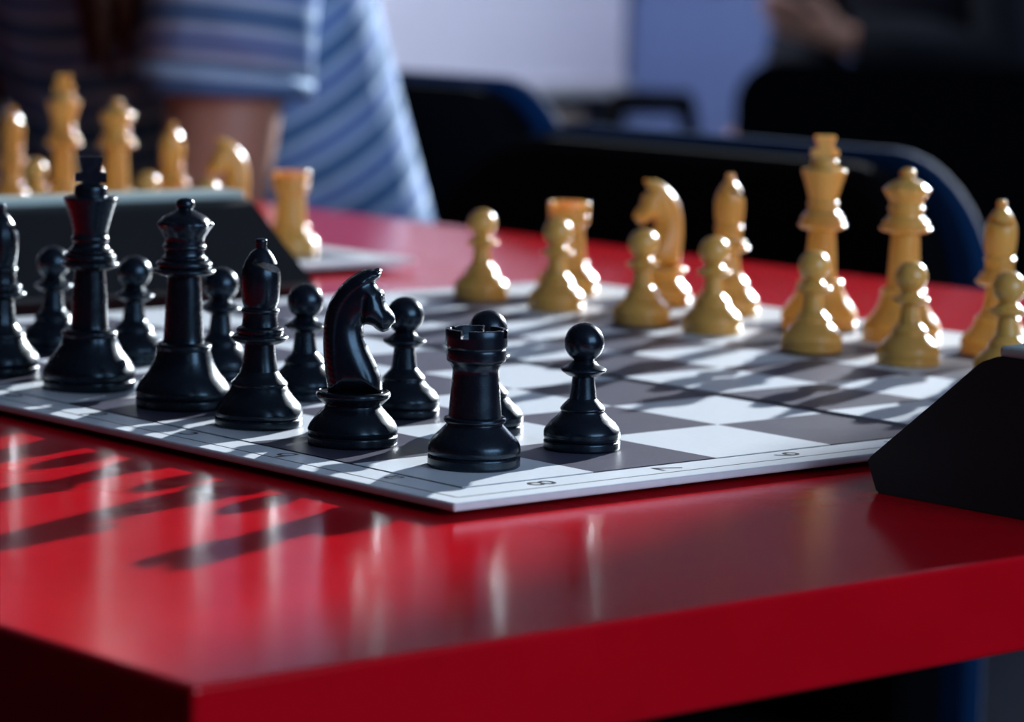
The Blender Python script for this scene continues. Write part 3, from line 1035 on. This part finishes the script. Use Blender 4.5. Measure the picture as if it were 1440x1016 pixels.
def head_mesh(c, fwd, up):
    """shaped head: skull, brow, nose, chin and ears around centre c"""
    c, fwd, up = Vector(c), Vector(fwd).normalized(), Vector(up).normalized()
    side = up.cross(fwd).normalized()
    up = fwd.cross(side).normalized()
    bm = bmesh.new()
    bmesh.ops.create_uvsphere(bm, u_segments=40, v_segments=28, radius=1.0)
    for v in bm.verts:
        x, y, z = v.co
        fx, sy, uz = x * 0.098, y * 0.076, z * 0.118
        if z < 0:
            k = -z
            sy *= 1 - 0.33 * k * k
            fx = fx * (1 - 0.12 * k) + (0.018 * k if x > -0.2 else 0.03 * k)
        if x > 0.75:
            n = math.exp(-(y / 0.13) ** 2 - ((z + 0.18) / 0.17) ** 2)
            fx += 0.024 * n
            fx -= 0.010 * (math.exp(-((abs(y) - 0.36) / 0.16) ** 2 - ((z - 0.04) / 0.12) ** 2))
            fx += 0.007 * math.exp(-(y / 0.3) ** 2 - ((z + 0.47) / 0.06) ** 2)
            fx -= 0.004 * math.exp(-(y / 0.3) ** 2 - ((z + 0.53) / 0.03) ** 2)
            fx += 0.006 * math.exp(-(y / 0.3) ** 2 - ((z + 0.60) / 0.05) ** 2)
        v.co = c + fwd * fx + side * sy + up * uz
    for s in (-1, 1):
        r = bmesh.ops.create_uvsphere(bm, u_segments=12, v_segments=8, radius=1.0)
        for v in r['verts']:
            x, y, z = v.co
            v.co = c + fwd * (x * 0.018 - 0.008) + side * (s * 0.076 + y * 0.008) + up * (z * 0.031 - 0.005)
    for f_ in bm.faces:
        f_.smooth = True
    me = bm_mesh(bm, 'head')
    return me, side, up


def add_eyes(head, c, fwd, side, up):
    fwd = fwd.normalized()
    for s in (-1, 1):
        for nm, rad, dist, m in (('eye', 0.0125, 0.079, 'eye'), ('iris', 0.0065, 0.0862, 'hair')):
            bm = bmesh.new()
            bmesh.ops.create_uvsphere(bm, u_segments=14, v_segments=10, radius=rad)
            bmesh.ops.translate(bm, verts=bm.verts, vec=Vector(c) + fwd * dist + side * (s * 0.029) + up * 0.004)
            link(nm, bm_mesh(bm, nm), M[m], head, smooth=True)


def hair_mesh(c, fwd, side, up, long=False):
    c, fwd = Vector(c), Vector(fwd).normalized()
    bm = bmesh.new()
    bmesh.ops.create_uvsphere(bm, u_segments=40, v_segments=26, radius=1.0)
    kill = []
    for v in bm.verts:
        x, y, z = v.co
        if (x > 0.35 and z < 0.45) or z < -0.75:
            kill.append(v)
        w_ = 0.006 * math.sin(17 * math.atan2(y, x)) * (1 - abs(z))
        v.co = c + fwd * (x * (0.110 + w_) - 0.004) + side * (y * (0.089 + w_)) + up * (z * 0.128 + 0.006)
    bmesh.ops.delete(bm, geom=kill, context='VERTS')
    for f_ in bm.faces:
        f_.smooth = True
    return bm_mesh(bm, 'hair')


def person_striped():
    root = empty('person', (0.90, 1.33, FZ))
    tag(root, 'person in a pale blue and grey striped short-sleeved shirt leaning towards the far board', 'person')
    off = -Vector(root.location)
    J = {
        'pelvis': (0.96, 1.33, -0.22, (0.115, 0.15)), 'waist': (0.90, 1.33, -0.04, (0.10, 0.13)), 'chest': (0.84, 1.33, 0.17, (0.105, 0.14)),
        'neckb': (0.77, 1.33, 0.36, (0.06, 0.065)), 'neck': (0.74, 1.33, 0.42, 0.05),
        'lsh': (0.775, 1.165, 0.30, 0.060), 'lel': (0.725, 1.135, -0.04, 0.045), 'lmid': (0.748, 1.147, 0.13, 0.049), 'lwr': (0.625, 1.29, -0.125, 0.028),
        'rsh': (0.775, 1.495, 0.30, 0.060), 'rmid': (0.76, 1.515, 0.13, 0.049), 'rel': (0.74, 1.53, -0.04, 0.045), 'rwr': (0.63, 1.43, -0.125, 0.028),
        'lhip': (0.93, 1.24, -0.25, 0.085), 'lkn': (0.55, 1.20, -0.25, 0.062), 'lan': (0.56, 1.20, -0.67, 0.042), 'lto': (0.44, 1.19, -0.715, 0.034),
        'rhip': (0.93, 1.42, -0.25, 0.085), 'rkn': (0.55, 1.47, -0.25, 0.062), 'ran': (0.56, 1.47, -0.67, 0.042), 'rto': (0.44, 1.48, -0.715, 0.034),
    }
    E = [('pelvis', 'waist'), ('waist', 'chest'), ('chest', 'neckb'), ('neckb', 'neck'), ('chest', 'lsh'), ('lsh', 'lmid'), ('lmid', 'lel'), ('lel', 'lwr'),
         ('chest', 'rsh'), ('rsh', 'rmid'), ('rmid', 'rel'), ('rel', 'rwr'), ('pelvis', 'lhip'), ('lhip', 'lkn'), ('lkn', 'lan'), ('lan', 'lto'),
         ('pelvis', 'rhip'), ('rhip', 'rkn'), ('rkn', 'ran'), ('ran', 'rto')]
    hand_joints(J, E, 'l', 'lwr', (-0.55, 0.6, -0.25), (-0.6, -0.55, 0.1), (0, 0, -1))
    hand_joints(J, E, 'r', 'rwr', (-0.55, -0.5, -0.25), (-0.6, 0.55, 0.1), (0, 0, -1))
    body = skin_body('body', J, E, M['skin'], root)
    body.location = off
    fwd = Vector((-0.88, -0.1, -0.45))
    hc = Vector((0.665, 1.32, 0.535))
    hm, side, up = head_mesh(hc, fwd, Vector((-0.3, 0, 0.95)))
    h = link('head', hm, M['skin'], root)
    h.location = off
    add_eyes(h, hc, fwd, side, up)
    hr = link('hair', hair_mesh(hc, fwd.normalized(), side, up), M['hair'], root)
    hr.location = off
    # a long lock of hair falling forward over the shoulder
    for q in range(7):
        ox, oy, ln = (0.010 * math.sin(q * 2.1), -0.024 + 0.008 * q, 0.02 * math.sin(q * 1.7))
        pts = [(0.72 + ox, 1.285 + 0.4 * oy, 0.60), (0.69 + ox, 1.25 + oy, 0.50), (0.672 + ox, 1.235 + oy, 0.38), (0.68 + ox, 1.228 + oy, 0.26),
               (0.692 + ox * 1.2, 1.225 + oy * 1.1, 0.15), (0.698 + ox * 1.2, 1.228 + oy * 0.9, 0.085 + ln)]
        lock = link('hair_lock', tube_mesh('hair_lock', pts, [0.012, 0.015, 0.015, 0.014, 0.011, 0.003], 10), M['hair'], root)
        lock.location = off
    # shirt: torso
    rings = []
    for c, a, b, tilt in (((0.943, 1.33, -0.27), 0.150, 0.190, 0.0), ((0.923, 1.33, -0.18), 0.150, 0.190, 0.10), ((0.893, 1.33, -0.08), 0.140, 0.182, 0.30), ((0.868, 1.33, 0.0), 0.137, 0.180, 0.48),
                          ((0.843, 1.33, 0.08), 0.136, 0.180, 0.54), ((0.818, 1.33, 0.16), 0.134, 0.182, 0.54), ((0.793, 1.33, 0.24), 0.127, 0.185, 0.50),
                          ((0.773, 1.33, 0.31), 0.110, 0.180, 0.46), ((0.78, 1.33, 0.355), 0.085, 0.135, 0.42), ((0.768, 1.33, 0.385), 0.066, 0.080, 0.45)):
        rings.append((c, Vector((math.cos(tilt), 0, math.sin(tilt))) * a, Vector((0, 1, 0)) * b))
    t = link('shirt', loft_mesh('shirt', rings, 40), M['stripe'], root)
    t.location = off
    for s, pts in ((-1, [(0.80, 1.215, 0.325), (0.778, 1.168, 0.30), (0.765, 1.152, 0.24), (0.755, 1.148, 0.17), (0.747, 1.146, 0.12), (0.7405, 1.144, 0.060)]),
                   (1, [(0.80, 1.445, 0.325), (0.778, 1.492, 0.30), (0.765, 1.508, 0.24), (0.760, 1.514, 0.17), (0.757, 1.518, 0.12), (0.755, 1.52, 0.060)])):
        sl = link('sleeve', tube_mesh('sleeve', pts, [0.062, 0.069, 0.066, 0.063, 0.062, 0.0625], 28), M['stripe'], t)
        # rolled hem
        p1 = Vector(pts[-1])
        hem = link('hem', tube_mesh('hem', [p1 + Vector((0.0008, 0, 0.014)), p1 + Vector((0, 0, 0.007)), p1 - Vector((0, 0, 0.001))], [0.0635, 0.0648, 0.0635], 28), M['stripe'], t)
    for s, hip, kn, an in ((-1, (0.95, 1.245, -0.25), (0.55, 1.20, -0.25), (0.56, 1.20, -0.63)), (1, (0.95, 1.415, -0.25), (0.55, 1.47, -0.25), (0.56, 1.47, -0.63))):
        hip, kn, an = Vector(hip), Vector(kn), Vector(an)
        tr = link('trouser_leg', tube_mesh('trouser_leg', [hip + Vector((0.06, 0, 0)), hip.lerp(kn, 0.35), hip.lerp(kn, 0.8), kn + Vector((-0.035, 0, -0.02)), kn.lerp(an, 0.25), kn.lerp(an, 0.7), an],
                                                          [0.105, 0.10, 0.084, 0.078, 0.076, 0.068, 0.066], 20), M['denim'], root)
        tr.location = off
        bm = bmesh.new()
        box_bm(bm, an.x - 0.19, an.x + 0.07, an.y - 0.048, an.y + 0.048, FZ, FZ + 0.095, bevel=0.035, seg=3)
        for v in bm.verts:
            if v.co.x < an.x - 0.05 and v.co.z > FZ + 0.05:
                v.co.z -= 0.03
        sh = link('shoe', bm_mesh(bm, 'shoe'), M['shoe'], root, smooth=True)
        sh.location = off
    return root


person_striped()


def person_dark():
    bx, by = 3.74, 3.14
    root = empty('person', (bx, by, FZ))
    tag(root, 'person in dark navy clothes seated in the dim background, one hand showing', 'person')
    J = {
        'pelvis': (0.06, 0, 0.53, (0.115, 0.15)), 'waist': (0.04, 0, 0.72, (0.11, 0.14)), 'chest': (0.0, 0, 0.93, (0.115, 0.155)),
        'neckb': (-0.02, 0, 1.12, (0.06, 0.065)), 'neck': (-0.03, 0, 1.18, 0.052),
        'lsh': (-0.01, -0.19, 1.06, 0.062), 'lel': (-0.10, -0.23, 0.75, 0.046), 'lwr': (-0.29, -0.05, 0.775, 0.030),
        'rsh': (-0.01, 0.19, 1.06, 0.062), 'rel': (-0.06, 0.25, 0.76, 0.046), 'rwr': (-0.24, 0.15, 0.63, 0.030),
        'lhip': (0.03, -0.09, 0.50, 0.085), 'lkn': (-0.38, -0.12, 0.50, 0.062), 'lan': (-0.38, -0.12, 0.08, 0.042), 'lto': (-0.50, -0.12, 0.035, 0.034),
        'rhip': (0.03, 0.09, 0.50, 0.085), 'rkn': (-0.38, 0.13, 0.50, 0.062), 'ran': (-0.38, 0.13, 0.08, 0.042), 'rto': (-0.50, 0.13, 0.035, 0.034),
    }
    E = [('pelvis', 'waist'), ('waist', 'chest'), ('chest', 'neckb'), ('neckb', 'neck'), ('chest', 'lsh'), ('lsh', 'lel'), ('lel', 'lwr'),
         ('chest', 'rsh'), ('rsh', 'rel'), ('rel', 'rwr'), ('pelvis', 'lhip'), ('lhip', 'lkn'), ('lkn', 'lan'), ('lan', 'lto'),
         ('pelvis', 'rhip'), ('rhip', 'rkn'), ('rkn', 'ran'), ('ran', 'rto')]
    hand_joints(J, E, 'l', 'lwr', (-0.7, 0.35, 0.35), (-0.2, -0.3, 0.8), (0.3, 0.9, 0))
    hand_joints(J, E, 'r', 'rwr', (-0.9, -0.2, -0.15), (-0.1, -0.9, 0.1), (0, 0, -1))
    skin_body('body', J, E, M['skin'], root)
    hc = Vector((-0.06, 0, 1.29))
    fwd = Vector((-1, -0.05, -0.2))
    hm, side, up = head_mesh(hc, fwd, Vector((-0.15, 0, 1)))
    add_eyes(link('head', hm, M['skin'], root), hc, fwd, side, up)
    link('hair', hair_mesh(hc, fwd.normalized(), side, up), M['hair'], root)
    rings = []
    for c, a, b in (((0.06, 0, 0.47), 0.15, 0.19), ((0.06, 0, 0.56), 0.15, 0.185), ((0.04, 0, 0.70), 0.14, 0.178), ((0.01, 0, 0.85), 0.14, 0.185), ((0.0, 0, 0.98), 0.135, 0.195), ((-0.01, 0, 1.06), 0.115, 0.185), ((-0.015, 0, 1.11), 0.085, 0.13), ((-0.02, 0, 1.14), 0.068, 0.08)):
        rings.append((c, Vector((a, 0, 0)), Vector((0, b, 0))))
    t = link('jacket', loft_mesh('jacket', rings, 36), M['navy'], root)
    for s, k in ((-1, 'l'), (1, 'r')):
        sh, el, wr = (Vector(J[k + q][:3]) for q in ('sh', 'el', 'wr'))
        link('sleeve', tube_mesh('sleeve', [sh + Vector((0, -s * 0.05, 0.02)), sh, sh.lerp(el, 0.5), el + Vector((0.01, s * 0.01, -0.01)), el.lerp(wr, 0.5), el.lerp(wr, 0.92)], [0.07, 0.078, 0.070, 0.074, 0.058, 0.046], 20), M['navy'], t)
        hip, kn, an = (Vector(J[k + q][:3]) for q in ('hip', 'kn', 'an'))
        link('trouser_leg', tube_mesh('trouser_leg', [hip + Vector((0.07, 0, 0)), hip.lerp(kn, 0.35), hip.lerp(kn, 0.8), kn + Vector((-0.035, 0, -0.02)), kn.lerp(an, 0.25), kn.lerp(an, 0.7), an + Vector((0, 0, 0.03))],
                                      [0.105, 0.10, 0.084, 0.078, 0.076, 0.068, 0.066], 18), M['navy'], root)
        bm = bmesh.new()
        box_bm(bm, an.x - 0.19, an.x + 0.07, an.y - 0.048, an.y + 0.048, 0, 0.095, bevel=0.035, seg=3)
        link('shoe', bm_mesh(bm, 'shoe'), M['shoe'], root, smooth=True)
    return root


person_dark()
chair((3.74, 3.14, FZ), 0.0, 'black chair under the person in dark clothes', width=0.46, top=0.86, seat_z=0.40)

# ------------------------------------------------------------------ dim background furniture
ft = empty('background_table', (2.0, 3.15, FZ))
tag(ft, 'dark table with a brown top standing before the pale wall board', 'table')
box('table_top', (-0.70, 0.69, -0.25, 0.25, 0.650, 0.675), M['wood'], ft, bevel=0.003)
box('modesty_panel', (-0.66, 0.65, -0.22, -0.20, 0.12, 0.650), M['cabinet'], ft)
for x in (-0.65, 0.64):
    for y in (-0.20, 0.20):
        box('leg', (x - 0.025, x + 0.025, y - 0.025, y + 0.025, 0, 0.651), M['cabinet'], ft, bevel=0.003)
chair((3.258, 3.671, FZ), math.radians(201), 'black armchair with loop armrests standing near the wall corner', width=0.44, top=0.64, back_h=0.20, arms=True, rim='chair')

# added out-of-view light to brighten the north wall, shade turned to the room
wl = empty('added_wall_light', (2.3, 3.85, ZC))
tag(wl, 'unseen glowing strip added under the ceiling to brighten the pale wall', 'lamp')
box('housing', (-1.3, 1.3, -0.10, 0.10, -0.05, 0.0), M['frame'], wl, bevel=0.004)
box('shade', (-1.3, 1.3, -0.12, -0.10, -0.30, 0.0), M['frame'], wl, bevel=0.004)
box('shade', (1.3, 1.32, -0.12, 0.30, -0.30, 0.0), M['frame'], wl, bevel=0.004)  # end shade added to keep the strip's light off the upper east wall
em = bpy.data.materials.new('added_light_glow')
em.use_nodes = True
eb = em.node_tree.nodes['Principled BSDF']
eb.inputs['Emission Color'].default_value = (0.80, 0.86, 1.0, 1)
eb.inputs['Emission Strength'].default_value = 110.0
box('glow_strip', (-1.25, 1.25, -0.06, 0.06, -0.075, -0.048), em, wl, bevel=0.004)

wb = empty('wall_board', (2.6, YN, -0.115))
tag(wb, 'large pale lavender board fixed to the wall behind the striped shirt', 'board')
box('panel', (-2.4, 1.64, -0.025, 0.0, 0.0, 0.80), M['pale'], wb, bevel=0.003)
box('frame', (-2.42, 1.655, -0.03, 0.0, -0.025, 0.003), M['frame'], wb, bevel=0.003)
box('frame', (-2.42, 1.655, -0.03, 0.0, 0.797, 0.82), M['frame'], wb, bevel=0.003)
